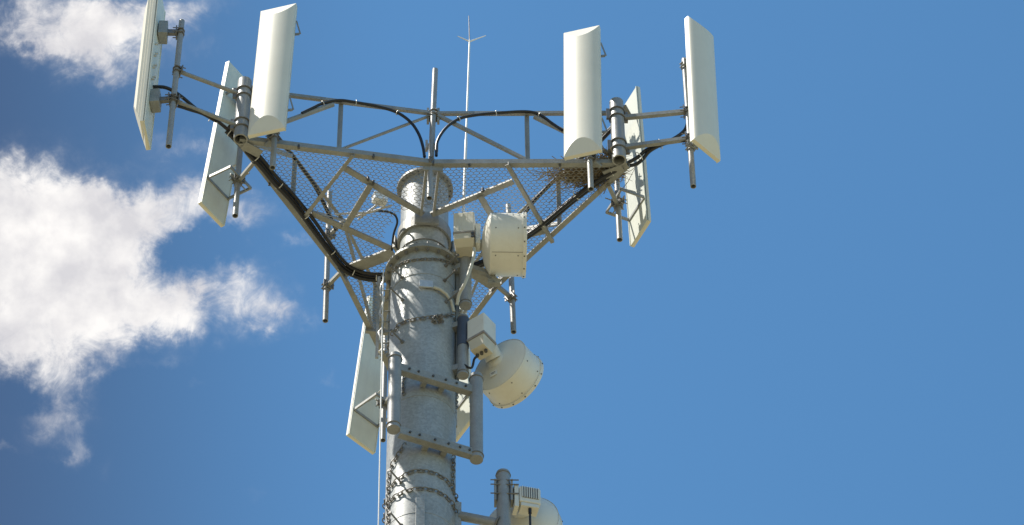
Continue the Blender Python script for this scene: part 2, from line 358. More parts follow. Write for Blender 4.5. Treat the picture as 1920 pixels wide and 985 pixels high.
# railing
for i, (a, b) in enumerate(edges):
    MB().angle(up_(a,RH), up_(b,RH), .034, .006, ext=-.02).build('top_rail', G_STEEL, plat)
    o_, c_ = (a, b) if i % 2 == 0 else (b, a)     # outer corner, inner bend
    m = o_.lerp(c_, .515)
    MB().angle(up_(m,.03), up_(m,RH-.02), .040, .006).build('rail_post', G_STEEL, plat)
    MB().angle(up_(c_,RH-.02).lerp(up_(m,RH-.02),.03), up_(m,.04), .030, .006).build('rail_brace', G_STEEL, plat)
    MB().tube(up_(o_.lerp(c_,.06),.10), up_(m.lerp(o_,.08),RH-.06), .026, n=12).build('rail_brace', G_STEEL, plat)
def seg_mesh():
    # elongated hexagonal mesh on the star-shaped floor, each of the three sectors with its own lay
    poly = [CL, BF, CR, Br, CB, Bl]
    def inside(p, marg=0):
        c = False; n = len(poly)
        for i in range(n):
            a, b = poly[i], poly[(i+1) % n]
            if (a.y > p.y) != (b.y > p.y) and p.x < (b.x-a.x)*(p.y-a.y)/(b.y-a.y)+a.x: c = not c
        return c
    mb = MB(); A, Bh = .050, .0165    # half pitch numbers of the cells
    secs = [(CL, BF, Bl), (CR, Br, BF), (CB, Bl, Br)]
    zc = .022
    for si, (c, b1, b2) in enumerate(secs):
        ang = [radians(8), radians(-4), radians(2)][si]
        ex = V((cos(ang), sin(ang), 0)); ey = V((-sin(ang), cos(ang), 0))
        tri = [V((0,0,0)), b1, c, b2]
        def ins(p):
            cc = False
            for i in range(4):
                a, b = tri[i], tri[(i+1) % 4]
                if (a.y > p.y) != (b.y > p.y) and p.x < (b.x-a.x)*(p.y-a.y)/(b.y-a.y)+a.x: cc = not cc
            return cc
        w, h = .056, .044                      # hex: flat strands of h*.45, slanted sides
        n = 60
        for i in range(-n, n):
            for j in range(-n*2, n*2):
                o = ex*(i*w + (w/2 if j % 2 else 0)) + ey*(j*h*.78)
                if o.length > 3 or not ins(o) or o.length < .40: continue
                wob = V((noise.noise(o*3), noise.noise(o*3+V((5,5,5))), 0))*.004; zz = V((0,0, zc + noise.noise(o*1.7)*.008))
                q0 = o+wob+zz; q1 = o+ey*(h*.42)+wob+zz; q2 = o+ex*(w/2)+ey*(h*.78)+wob+zz; q3 = o-ex*(w/2)+ey*(h*.78)+wob+zz
                for (a, b) in ((q0,q1),(q1,q2),(q1,q3)):
                    dd = (b-a).normalized(); s_ = V((-dd.y, dd.x, 0))*.0032; z_ = ZU*.0034
                    mb.add([a-s_, a+z_, a+s_, b-s_, b+z_, b+s_], [(0,1,4,3),(1,2,5,4),(2,0,3,5)])
    return mb
seg_mesh().build('mesh_floor', G_MESH, plat)
# corner masts
MASTL, MASTR = atz(451,262,-.05), atz(1161,301,-.05)
MASTB = V((CB.x, CB.y+.05, -.05))
for m in (MASTL, MASTR, MASTB):
    k = MB().hollow(m, up_(m,.89), .070, n=28); k = k.build('corner_post', G_PIPE, plat)
    for z in (.16, .67):
        r = MB().ring(up_(m,z-.055), ZU, .078, .008, n=24).ring(up_(m,z+.055), ZU, .078, .008, n=24)
        r.box(up_(m+V((-.088,-.02,0)),z), .04, .03, .15); r.box(up_(m+V((.088,.02,0)),z), .04, .03, .15)
        r.build('post_clamp', G_DARK, k)
for (m, c) in ((MASTL, CL), (MASTR, CR), (MASTB, CB)):   # gusset joining mast and frame
    d = V((-c.x,-c.y,0)).normalized(); x = d.cross(ZU)
    MB().obox(up_(c+d*.16, -.052), x*.05, d*.10, ZU*.004).build('corner_gusset', G_STEEL, plat)
    MB().obox(up_(c+d*.06, RH+.02), x*.08, d*.10, ZU*.006).build('corner_gusset', G_STEEL, plat)

# ------------------------------------------------------------------ mounting pipes
GP = 'two metre antenna mounting pipes clamped around the platform'
def clamp_mb(mb, p, tgt, r):
    d = V((tgt.x-p.x, tgt.y-p.y, 0)).normalized(); x = d.cross(ZU)
    for dz in (-.028, .028): mb.ring(p+ZU*dz, ZU, r+.007, .006, n=20, m=6)
    mb.obox(p+d*(r+.012), x*(r+.03), d*.006, ZU*.045)
    for s_ in (-1, 1):
        for dz in (-.028, .028): mb.tube(p+x*s_*(r+.012)+ZU*dz-d*.03, p+x*s_*(r+.012)+ZU*dz+d*(r+.05), .006, n=6)
    return mb
def mpipe(bot, top, label, arms, armr=.022, r=.029, flat=False):
    t = empty('mounting_pipe', bot, label, 'mounting pipe', GP)
    MB().hollow(bot, top, r, n=20).build('pipe', G_PIPE, t)
    for (z, tgt, *sq) in arms:
        f_ = (z-bot.z)/(top.z-bot.z); p_ = bot.lerp(top, f_); q_ = V(tgt) if len(tgt) == 3 else tgt
        d = (q_-p_).normalized()
        if sq: MB().beam(p_+d*(r+.012), q_, sq[0], sq[0]*1.2).build('arm', G_STEEL, t)
        else: MB().tube(p_+d*(r+.012), q_, armr, n=14).build('arm', G_STEEL, t)
        clamp_mb(MB(), p_, q_, r).build('clamp', G_DARK, t)
    return t
def vpipe(u, v, z=-.49, ln=1.98):
    b = atz(u, v, z); return b, b+ZU*ln
ZB = -.49
pA = (atz(316,275,ZB), atz(341,40,1.49)); pE = (atz(1300,350,ZB), atz(1283,112,1.49))
pB = vpipe(511,315); pC = vpipe(441,405); pD = vpipe(1108,355); pF = vpipe(1162,450); pG = vpipe(718,826)
pH = vpipe(852,800)
pM = (atz(805,372,ZB), atz(816,131,1.49)); pl = (atz(610,602,ZB), atz(618,361,1.49)); pr = (atz(963,623,ZB), atz(953,385,1.49))
def toward(m, p, r=.07): d = V((p.x-m.x, p.y-m.y, 0)).normalized(); return d*r
mpipe(*pA, 'grey pipe held out on two arms at the far left, behind the leftmost panel', [(.69, up_(MASTL,.67)+toward(MASTL,pA[0])), (.22, up_(MASTL,.16)+toward(MASTL,pA[0]))])
mpipe(*pE, 'grey pipe held out on two arms behind the rightmost panel', [(.66, up_(MASTR,.64)+toward(MASTR,pE[0]), .04), (.24, up_(MASTR,.16)+toward(MASTR,pE[0]), .04)])
mpipe(*pB, 'grey pipe whose end sticks out below the large front panel at upper left', [(.80, up_(CL.lerp(BF,.12),.79)), (.0, up_(CL.lerp(BF,.14),-.06))])
mpipe(*pD, 'grey pipe whose end sticks out below the front panel beside the twig nest', [(.80, up_(CR.lerp(BF,.12),.79)), (.0, up_(CR.lerp(BF,.14),-.06))])
mpipe(*pC, 'grey pipe beside the back of the tilted panel left of the cable bundle', [(.05, up_(Bl.lerp(CL,.85),-.05), .035), (.80, up_(Bl.lerp(CL,.9),.79), .03)])
mpipe(*pF, 'grey pipe with scissor bracket beside the sun dappled panel at right', [(.05, up_(Br.lerp(CR,.85),-.05), .035), (.80, up_(Br.lerp(CR,.9),.79), .03)])
mpipe(*pG, 'grey pipe between the low left panel and the pole', [(.05, up_(Bl.lerp(CB,.85),-.05), .035), (.80, up_(Bl.lerp(CB,.9),.79), .03)])
mpipe(*pH, 'grey pipe hidden behind the pole beside the lowest right panel', [(.05, up_(Br.lerp(CB,.85),-.05), .035)])
mpipe(*pM, 'bright empty grey pipe at the middle of the front railing', [(.80, up_(BF,.80)+V((0,.0,0)), .05), (.02, BF+V((0,0,.02)), .05)])
mpipe(*pl, 'thin empty grey pipe hanging below the left edge of the platform', [(.80, up_(Bl,.80), .03), (.02, Bl+V((0,0,-.02)), .035)])
mpipe(*pr, 'thin empty grey pipe hanging below the white drum dish', [(.80, up_(Br,.80), .03), (.02, Br+V((0,0,-.02)), .035)])

# ------------------------------------------------------------------ sector panel antennas
GPAN = 'cream sector antenna panels around the platform'
def panel(bu, bv, tu, tv, beta, label, pipe, style, w=.375, zb=-.27, zt=1.83, side=.035, bulge=.055, kb=3.4):
    pb, pt = atz(bu, bv, zb), atz(tu, tv, zt); b = radians(beta)
    z = (pt-pb); Ln = z.length; z = z.normalized(); f = V((sin(b), -cos(b), 0)); x = f.cross(z).normalized(); y = z.cross(x).normalized()
    if y.dot(f) < 0: y = -y; x = -x
    x = y.cross(z)
    mtx = Matrix((( x.x,y.x,z.x,pb.x),(x.y,y.y,z.y,pb.y),(x.z,y.z,z.z,pb.z),(0,0,0,1)))
    t = empty('panel_antenna', pb, label, 'panel antenna', GPAN, mat=mtx)
    W = lambda a, c, d: mtx @ V((a, c, d))
    n = 20; prof = [(-w/2, .006)]
    if style == 'ridged':
        prof += [(-w/2,.035),(-w/2+.008,.038),(-w/2+.008,.062),(-w/2+.018,.066),(-w/2+.018,.092),(-w/2+.03,.098)]
        mid = [(-w/2+.03+(w-.06)*i/n, .098+.055*(1-(2*i/n-1)**2)) for i in range(1, n)]
        prof += mid + [(-a, c) for a, c in prof[::-1][:-1]] + [(w/2,.006)]
    else:
        prof += [(-w/2+w*i/n, side+bulge*(1-(2*i/n-1)**2)**.92) for i in range(n+1)] + [(w/2,.006)]
    m = MB(); k = len(prof)
    lo = [W(a, c, kb*max(0, c-side)) for a, c in prof]; hi = [W(a, c, Ln-kb*max(0, c-side)) for a, c in prof]
    sm = [not (i in (0, k-2)) for i in range(k-1)] if style != 'ridged' else False
    m.add(lo+hi, [(i, i+1, k+i+1, k+i) for i in range(k-1)], sm)
    m.add(lo, [tuple(range(k))[::-1]]); m.add(hi, [tuple(range(k))])
    m.build('radome', RADOME, t)
    bk = MB().obox(W(0,0,Ln/2), x*(w/2-.001), y*.006, z*(Ln/2-.001))
    for s_ in (-1, 1): bk.obox(W(s_*(w/2-.006), -.004, Ln/2), x*.005, y*.009, z*(Ln/2-.003))
    bk.build('back_plate', PANELBACK, t)
    if style == 'ridged':
        cn = MB()
        for i in range(7): cn.tube(W(.05*(i % 2)-.08, -.008, .75+.09*i), W(.05*(i % 2)-.08, -.035, .75+.09*i), .013, n=10)
        cn.build('connector', ALU, t)
    # brackets to its pipe
    def onpipe(zw): f_ = (zw-pipe[0].z)/(pipe[1].z-pipe[0].z); return pipe[0].lerp(pipe[1], f_)
    for (zw, kind) in ((.10 if style != 'ridged' else .24, 'lo'), (1.38 if style != 'ridged' else 1.30, 'hi')):
        fz = (zw-zb)/(zt-zb)*Ln; c = W(0, -.008, fz); pp = onpipe(c.z)
        if style == 'ridged':
            d = (pp-c); dn = d.normalized(); s_ = dn.cross(ZU).normalized()
            mb = MB(); mb.obox(c+dn*.045, s_*.075, dn*.045, ZU*.10); o = mb.build('bracket', G_STEEL, t, bevel=.004)
            mb = MB(); mb.obox((c+dn*.09+pp)/2, s_*.02, (pp-c-dn*.09)/2, ZU*.03); clamp_mb(mb, pp, c, .029); mb.build('bracket_clamp', G_DARK, o)
        elif style == 'loop':
            out = -y; wd = w*.44 if kind == 'lo' else w*.36; dp = max(.16, (pp-c).dot(out)+.05) if kind == 'lo' else max(.1, (pp-c).dot(out))
            q = [c-x*wd, c+x*wd, c+x*wd+out*dp, c-x*wd+out*dp]
            mb = MB()
            for i in range(4):
                if kind == 'hi' and i == 0: continue
                mb.beam(q[i], q[(i+1) % 4], .016, .034, ext=.006)
            if kind == 'lo':
                mb.beam(q[3].lerp(q[2],.5), pp, .02, .03); mb.tube(pp-x*.12-ZU*.05, pp+x*.14-ZU*.05, .007, n=8)
                mb.tube(pp+out*.14, pp-out*.05, .006, n=8)
            else: mb.beam(q[3].lerp(q[2],.5), pp, .02, .03)
            clamp_mb(mb, pp, c, .029); mb.build('bracket', G_STEEL, t)
            if kind == 'lo':
                e = MB(); cc = W(0, -.01, .62); e.path([cc, cc-y*.05, cc-y*.09-z*.01, onpipe(cc.z)], .010, n=8); e.build('cable_stub', ALU, t)
        else:
            dn = (pp-c).normalized(); s_ = dn.cross(ZU).normalized()
            mb = MB(); mb.obox(c+dn*.02, s_*.09, dn*.02, ZU*.05); mb.beam(c+dn*.03, pp, .03, .05); clamp_mb(mb, pp, c, .029)
            mb.beam(c, c-x*(w*(.60 if beta < 0 else .2))-y*.03, .012, .03)
            if beta < 0: mb.beam(c-x*(w*.62)-y*.03, c-x*(w*.50)-y*.02+ZU*.22, .010, .014)
            mb.build('bracket', G_STEEL, t)
    return t
panel(275,254, 303,-4, -97, 'leftmost panel antenna, ridged cream edge towards the viewer, cut by the picture top', pA, 'ridged', zt=1.85)
panel(501,252, 524,19, -17, 'large cream curved panel facing front at upper left, above the cable corner', pB, 'std')
panel(398,402, 449,137, -126, 'flat backed white panel leaning right, seen from behind below the leftmost panel', pC, 'loop')
panel(1094,293, 1092,60, -17, 'large cream curved panel facing front at right, in front of the twig nest', pD, 'std')
panel(1321,285, 1309,54, 43, 'rightmost panel antenna, grey shaded curved face turned right', pE, 'std', bulge=.085, kb=1.7)
panel(1199,438, 1179,186, 114, 'narrow edge on white panel dappled with bracket shadows, right of the nest', pF, 'loop')
panel(678,832, 716,572, -137, 'white panel seen from behind at the lower left of the pole', pG, 'loop')
panel(868,806, 850,545, 118, 'white panel mostly hidden behind the pole, its corner beside the small right pipe', pH, 'loop')

# ------------------------------------------------------------------ cables
def spline(pts, k=6):
    out = []; P = [pts[0]]+list(pts)+[pts[-1]]
    for i in range(1, len(P)-2):
        a, b, c, d = P[i-1], P[i], P[i+1], P[i+2]
        for j in range(k):
            t = j/k; out.append(.5*((2*b)+(c-a)*t+(2*a-5*b+4*c-d)*t*t+(3*b-a-3*c+d)*t**3))
    out.append(pts[-1]); return out
def bundle(pts, offs, r, label, tie_every=14, name='cable_bundle', t0=6):
    sp = spline(pts); t = empty(name, sp[-1], label, 'cable')
    for (ox, oz, a, b) in offs:
        q = []
        n = len(sp); i0, i1 = int(a*n), int(b*n)
        for i in range(i0, min(n, i1+1)):
            tg = (sp[min(i+1, n-1)]-sp[max(i-1, 0)]).normalized(); sd = tg.cross(ZU).normalized()
            q.append(sp[i] + sd*(ox+.006*noise.noise(sp[i]*2.5+V((ox*300,0,0)))) + ZU*oz)
        MB().path(q, r, n=10).build('cable', RUBBER, t)
    for i in range(t0, len(sp)-2, tie_every):
        tg = (sp[i+1]-sp[i-1]).normalized()
        MB().ring(sp[i], tg, r*2.6, .0045, n=18, m=6).build('cable_tie', TIE, t)
    return t
Lp = [(285,163,.49),(312,165,.44),(340,181,.36),(372,207,.26),(400,222,.22),(425,241,.17),(452,268,.05),(486,303,-.04),(513,336,-.05),(545,370,-.05),(578,412,-.05),(611,458,-.05),(640,496,-.05),(666,513,-.06),(695,520,-.08),(728,521,-.1)]
bundle([atz(*q) for q in Lp], [(0,0,0,1),(.042,.0,.33,1),(-.010,-.036,.33,1)], .0185, 'black cables running from the leftmost panel down the left edge of the platform', 9, t0=23)
Lp2 = [(333,199,.20),(358,207,.18),(380,214,.18),(405,228,.17)]
tag(MB().path(spline([atz(*q) for q in Lp2]), .015, n=8).build('cable', RUBBER), 'short black cable sagging under the lower arm of the far left pipe', 'cable')
Rp = [(1290,226,.52),(1283,245,.42),(1262,261,.30),(1238,270,.25),(1212,282,.18),(1195,296,.10),(1168,311,.02),(1135,328,-.03),(1100,352,-.03),(1062,381,-.03),(1028,410,-.03),(995,434,-.03),(950,463,-.04),(905,490,-.06),(862,505,-.1)]
bundle([atz(*q) for q in Rp], [(0,0,0,1),(.042,.0,.40,1),(-.008,-.036,.40,1),(.02,.03,.36,.6)], .0185, 'black cables running from the rightmost panel past the nest towards the drum dish', 11, t0=18)
Rp2 = [(1287,264,.22),(1262,266,.22),(1240,272,.20),(1218,284,.16),(1204,300,.09),(1190,309,.05),(1165,313,.02)]
tag(MB().path(spline([atz(*q) for q in Rp2]), .018, n=8).build('cable', RUBBER), 'lower black cable looping under the arm of the rightmost pipe', 'cable')
def railcable(pix, P, Q, label):
    off = (Q-P).cross(ZU).normalized()*.0
    d = spline([onv(u, v, P, Q)+V((0,-.03,0)) for u, v in pix])
    t = empty('rail_cable', d[-1], label, 'cable')
    MB().path(d, .0155, n=10).build('cable', RUBBER, t)
    for i in (12, 24, 36):
        if i < len(d)-1: MB().ring(d[i], (d[i+1]-d[i-1]), .024, .005, n=16, m=6).build('clip', ALU, t)
railcable([(566,217),(585,208),(605,199),(635,193),(668,197),(710,205),(745,216),(770,234),(785,256),(793,280),(796,299)], CL, BF, 'black cable arching along the left half of the front top rail')
railcable([(1054,249),(1035,236),(1012,220),(985,214),(930,217),(890,221),(860,228),(836,245),(820,270),(818,297)], BF, CR, 'black cable arching along the right half of the front top rail')
p1, p2 = aty(719,515,.12), aty(711,1000,-.1)
tag(MB().tube(V((p1.x,.05,p1.z)), V((p2.x-.01,.05,p2.z)), .0062, n=8).build('thin_wire', WHITE), 'thin pale wire hanging straight down along the left of the pole', 'wire')

def sidecable(A, B_, label):
    q = []
    for i in range(9):
        t = i/8; p_ = A.lerp(B_, .08+.86*t); q.append(V((p_.x, p_.y, RH-.045-.03*sin(t*9)-(.25*max(0, t-.8)/.2))))
    sp = spline(q); t_ = empty('rail_cable', sp[-1], label, 'cable')
    MB().path(sp, .020, n=10).build('cable', RUBBER, t_)
sidecable(CL, Bl, 'black cable tied along the left side top rail, seen through the mesh')
sidecable(CR, Br, 'black cable tied along the right side top rail, seen through the mesh')
for (z, hh) in ((.80, .10), (.34, .06)):
    c_ = pM[0].lerp(pM[1], (z-ZB)/1.98)
    for s_ in (-1, 1): MB().obox(c_+V((s_*.052,.035,0)), V((.012,0,0)), V((0,.03,0)), ZU*hh).build('clamp_plate', G_STEEL, plat)
    MB().obox(c_+V((0,.045,0)), V((.06,0,0)), V((0,.006,0)), ZU*hh*.8).build('clamp_plate', G_STEEL, plat)

# ------------------------------------------------------------------ lightning rod
fb = atz(868, 424, .02); tp = onv(880.5, 76, fb, fb+V((1,0,0)))
lr = empty('lightning_rod', fb, 'thin white upright rod with three pointed prongs at its tip above the platform', 'lightning rod')
md = fb.lerp(tp, .45)
MB().tube(fb, md, .015, n=12).tube(md, tp, .0115, .0095, n=12).build('rod', WHITE, lr)
for (u, v, r) in ((858,68,.009),(911,67,.009),(879,30,.006)):
    e = onv(u, v, fb, fb+V((1,0,0))); MB().tube(tp-ZU*.02, e, r, .004, n=8).build('prong', WHITE if v > 40 else G_DARK, lr)
MB().box(fb, .12, .08, .04).build('foot_clamp', G_STEEL, lr)

# ------------------------------------------------------------------ microwave dishes
def drum(label, c, ax, R, Ln, dome=.10, hub=.05, rimw=.03, sticker=None, seamz=True, boltn=14):
    t = empty('drum_dish', c, label, 'dish antenna', 'cream microwave dishes on the right of the pole'); ax = ax.normalized()
    MB().lathe(c, ax, [(0,R),(Ln,R)], n=72).build('shroud', DISHW, t)
    b = MB().lathe(c, ax, [(-dome-.03,.001),(-dome-.03,hub),(-dome,hub),(-dome,hub+.005),(-dome*.86,R*.42),(-dome*.62,R*.68),(-dome*.35,R*.87),(-dome*.12,R*.97),(0,R)], n=72)
    b.build('back_dome', DISHW, t)
    m = MB().lathe(c, ax, [(Ln-rimw,R),(Ln-rimw,R+.012),(Ln+.006,R+.012),(Ln+.006,R-.01)], n=72, smooth=False)
    rim = m.build('rim', DISHW, t)
    MB().lathe(c, ax, [(Ln+.004,R-.01),(Ln+.012,R*.6),(Ln+.016,.001)], n=72).build('cover', RADOME, t)
    MB().lathe(c, ax, [(-.004,R+.001),(-.004,R+.0045),(.012,R+.0045),(.012,R+.001)], n=72, smooth=False).build('seam_band', DISHW, t)
    x, y = frame(ax)
    for k in range(boltn):
        a = 2*pi*k/boltn+.12; e = x*cos(a)+y*sin(a)
        MB().tube(c+ax*(Ln-rimw/2)+e*(R+.011), c+ax*(Ln-rimw/2)+e*(R+.019), .007, n=6).build('rim_screw', BOLT, rim)
        if k % 2: 
            s = MB()
            for h in (.05, Ln*.78): s.tube(c+ax*h+e*R, c+ax*h+e*(R+.006), .006, n=6)
            s.build('shroud_screw', BOLT, t)
    return t
c1 = aty(919, 459, -.30)
d1 = drum('cream drum shaped dish pointing right, the upper one, level with the platform', c1, V((1,.0,0)), .312, .345, dome=.085)
s = MB(); yb = c1.y
a0 = radians(-64)
for k in range(1):
    pts = [c1+V((.012,0,0))+V((0,-cos(a0)*.3135, sin(a0)*.3135)), c1+V((.315,0,0))+V((0,-cos(a0)*.3135, sin(a0)*.3135))]
    s.beam(pts[0], pts[1], .004, .004)
s.build('panel_seam', BAND, d1)
n2 = V((.61,.79,0)).normalized()
c2 = aty(937, 684, .04)
d2 = drum('cream drum shaped dish turned away to the lower right, the middle of the three', c2, n2, .305, .275, dome=.07, hub=.09)
# maker's sticker on the back of the second dish
sc = c2 - n2*.028 + n2.cross(ZU)*.0
sx = V((n2.y,-n2.x,0)); st = c2 - n2*.052 + sx*(-.105) + ZU*(-.16)
st = c2 + sx*(-.03) - ZU*.165 - n2*.064
MB().obox(st, sx*.036, ZU*.030, n2*.004).build('sticker', LABELM, d2)
MB().obox(st+ZU*.008-n2*.005, sx*.026, ZU*.004, n2*.001).obox(st-ZU*.008-n2*.005, sx*.018, ZU*.003, n2*.001).build('sticker_print', INK, d2)
c3 = aty(979, 981, .20); n3 = V((.25,.97,0)).normalized()
d3 = drum('lowest cream dish, seen from behind and cut by the bottom of the picture', c3, n3, .345, .12, dome=.14, hub=.07)

# radios (outdoor units)
def radio1():
    tcn = aty(872, 397, -.42); cx, cz = tcn.x, tcn.z
    t = empty('radio_unit', (cx, -.31, cz-.45), 'off white radio box with two round ports left of the upper drum dish', 'radio unit', 'radio boxes behind the dishes')
    y = -.31; rz = radians(-7)
    MB().box((cx,y,cz-.15), .205, .21, .30, rz=rz).build('housing', BOXW, t, bevel=.012)
    MB().box((cx,y,cz-.315), .214, .222, .022, rz=rz).build('gasket', BAND, t, bevel=.004)
    lw = MB(); m = Matrix.Rotation(rz, 3, 'Z'); c = V((cx,y,cz-.327))
    T = [(-.10,-.105),(.10,-.105),(.10,.105),(-.10,.105)]; Bt = [(-.085,-.03),(.085,-.03),(.085,.10),(-.085,.10)]
    vs = [c+m@V((a,b,0)) for a, b in T]+[c+m@V((a,b,-.085)) for a, b in T]+[c+m@V((a,b,-.13)) for a, b in Bt]
    fs = []
    for j in (0, 4):
        for i in range(4): fs.append((j+i, j+4+i, j+4+(i+1) % 4, j+(i+1) % 4))
    fs += [(8,11,10,9)]; fs += [(0,1,2,3)]
    lw.add(vs, fs); lw.build('lower_cover', BOXB, t, bevel=.005)
    for i, dz in enumerate((-.02,-.075)):
        q = V((cx+.075,y-.106,cz-.335+dz*.8)); MB().tube(q, q+V((0,-.022,0)), .017, n=14).build('port', BOLT, t)
    MB().box((cx+.128,y,cz-.27), .05, .12, .30).build('hub_plate', BOXW, t, bevel=.004)
    MB().tube(V((cx+.12,y,c1.z)), V((c1.x-.10,y,c1.z)), .075, n=24).build('waveguide_hub', BOXW, t)
    for i in range(4):
        MB().box((cx-.07+.045*i,y-.106,cz-.15), .006, .006, .26, rz=rz).build('rib', BOXW, t)
    return V((cx,y,cz))
r1 = radio1()
def radio2():
    c = aty(903, 634, -.20); rz = math.atan2(-n2.x, n2.y)
    t = empty('radio_unit', c-ZU*.25, 'off white radio box with three ports underneath, behind the middle dish', 'radio unit', 'radio boxes behind the dishes')
    MB().box(c+ZU*.09, .20, .20, .27, rz=rz).build('housing', BOXW, t, bevel=.010)
    MB().box(c-ZU*.06, .208, .208, .030, rz=rz).build('gasket', BAND, t, bevel=.005)
    lw = MB(); m = Matrix.Rotation(rz, 3, 'Z'); vs = []
    for (h, z) in ((.094,-.076),(.078,-.21)): vs += [c+m@V((a*h,b*h,z)) for a, b in ((-1,-1),(1,-1),(1,1),(-1,1))]
    lw.add(vs, [(i, 4+i, 4+(i+1) % 4, (i+1) % 4) for i in range(4)]+[(4,7,6,5),(0,1,2,3)]); lw.build('lower_cover', BOXB, t, bevel=.006)
    for k in (-.05, 0, .05):
        q = c+m@V((k,.0,-.21)); MB().tube(q, q-ZU*.025, .017, n=14).build('port', BOLT, t)
    MB().tube(c+n2*.08+ZU*.0, c2-n2*.09, .085, n=28).build('waveguide_hub', BOXW, t)
    q = c+m@V((-.05,0,-.235)); e = aty(862, 676, -.15)
    MB().path(spline([q, q-ZU*.04+V((-.03,0,0)), aty(884,690,-.2), aty(870,684,-.2), e]), .012, n=8).build('lead', RUBBER, t)
radio2()
def radio3():
    c = aty(991, 938, -.12); rz = radians(12)
    t = empty('radio_unit', c-ZU*.2, 'ribbed off white radio box on the back of the lowest dish', 'radio unit', 'radio boxes behind the dishes')
    MB().box(c, .20, .14, .20, rz=rz).build('housing', BOXW, t, bevel=.012)
    m = Matrix.Rotation(rz, 3, 'Z'); f = MB()
    for i in range(8): f.obox(c+m@V((-.074+.021*i,-.075,.02)), m@V((.004,0,0)), m@V((0,.008,0)), V((0,0,.07)))
    f.build('cooling_fins', BOXW, t)
    f = MB().obox(c+m@V((0,-.0715,.02)), m@V((.08,0,0)), m@V((0,.001,0)), V((0,0,.072))); f.build('fin_gap_shade', G_DARK, t)  # thin dark sheet on the housing, its colour standing for shade between the fins
    MB().box(c-ZU*.125, .17, .12, .045, rz=rz).build('lower_cover', BOXW, t, bevel=.006)
    MB().box(c+m@V((-.125,0,-.02)), .04, .12, .30, rz=rz).build('mount_plate', BOXW, t, bevel=.004)
    q = c-ZU*.15+V((.01,-.03,0)); MB().tube(q, q-ZU*.06, .016, n=12).path([q-ZU*.06, q-ZU*.2, q-ZU*.5], .011).build('lead', RUBBER, t)
    MB().tube(c+m@V((0,.06,-.05)), c3-n3*.15, .07, n=24).build('waveguide_hub', BOXW, t)
radio3()
# dish support pipes
GD = 'short thick pipes carrying the dishes'
def dpipe(u, v0, v1, y, r, label, mt, arm_v, cap=True, sleeve=None):
    a, b = aty(u, v0, y), aty(u, v1, y); b.x = (a.x+b.x)/2; a.x = b.x
    t = empty('dish_pipe', b, label, 'support pipe', GD)
    MB().tube(b, a, r, n=28).build('pipe', mt, t)
    if sleeve: MB().tube(b.lerp(a,.48), a-ZU*.02, r+.004, n=28).build('sleeve', sleeve, t)
    for q in (b+ZU*.03, a-ZU*.03): MB().ring(q, ZU, r+.001, .007, n=28).build('band', G_DARK, t)
    for v in arm_v:
        z = aty(u, v, y).z; d = V((b.x,b.y,0)).normalized()
        MB().obox(V((b.x,b.y,z))-d*(r+.03), d*.05, d.cross(ZU)*.04, ZU*.035).build('stand_off', G_STEEL, t)
    return t, a, b
dpipe(873, 478, 574, -.17, .058, 'short grey pipe with rounded end under the upper radio box', G_PIPE, (500, 550))
dpipe(868, 596, 705, -.16, .054, 'short pipe with dark blue grey upper half, left of the middle radio box', G_PIPE, (610, 690), sleeve=BLUEP)
t3, a3, b3 = dpipe(944, 888, 1010, -.16, .064, 'upright grey pipe with an open clamp holding the lowest dish', G_PIPE, ())
pa, pb = aty(864, 968, -.05), aty(936, 982, -.16)
MB().tube(pa, pb, .045, n=20).build('arm', G_PIPE, t3); MB().ring(pb, (pb-pa), .062, .010, n=20).build('arm_clamp', G_DARK, t3)
q = aty(944, 925, -.16); k = MB()
for s_ in (-1, 1): k.obox(q+V((s_*.075,0,0)), V((.010,0,0)), V((0,.05,0)), V((0,0,.14)))
k.build('clamp_plate', G_STEEL, t3)
for dz in (.12, .06, -.06): MB().tube(q+V((-.12,-.055,dz)), q+V((.14,-.055,dz)), .006, n=8).build('clamp_rod', G_DARK, t3)
# bracket and arm between the middle pipe and dish 1
bk = MB(); e0 = aty(873, 500, -.17); e1 = c1+V((.03,.0,-.30))
bk.beam(e0, V((c1.x-.03,-.12,c1.z-.22)), .05, .06); bk.beam(V((c1.x-.03,-.12,c1.z-.22)), V((c1.x+.08,-.10,c1.z-.34)), .04, .05)
bk.obox(V((c1.x+.04,-.10,c1.z-.345)), V((.06,0,0)), V((0,.03,0)), V((0,0,.03)))
bk.tube(V((c1.x+.05,-.14,c1.z-.35)), V((c1.x+.05,-.06,c1.z-.35)), .014, n=10)
bk.build('dish_bracket', G_STEEL, d1)
cd = [aty(889,466,-.45), aty(888,482,-.46), aty(880,510,-.45), aty(870,535,-.42), aty(861,552,-.36), aty(857,572,-.30)]
tag(MB().path(spline(cd), .017, n=12).build('conduit', HOSE), 'ribbed beige conduit curving down from the upper radio box', 'conduit')

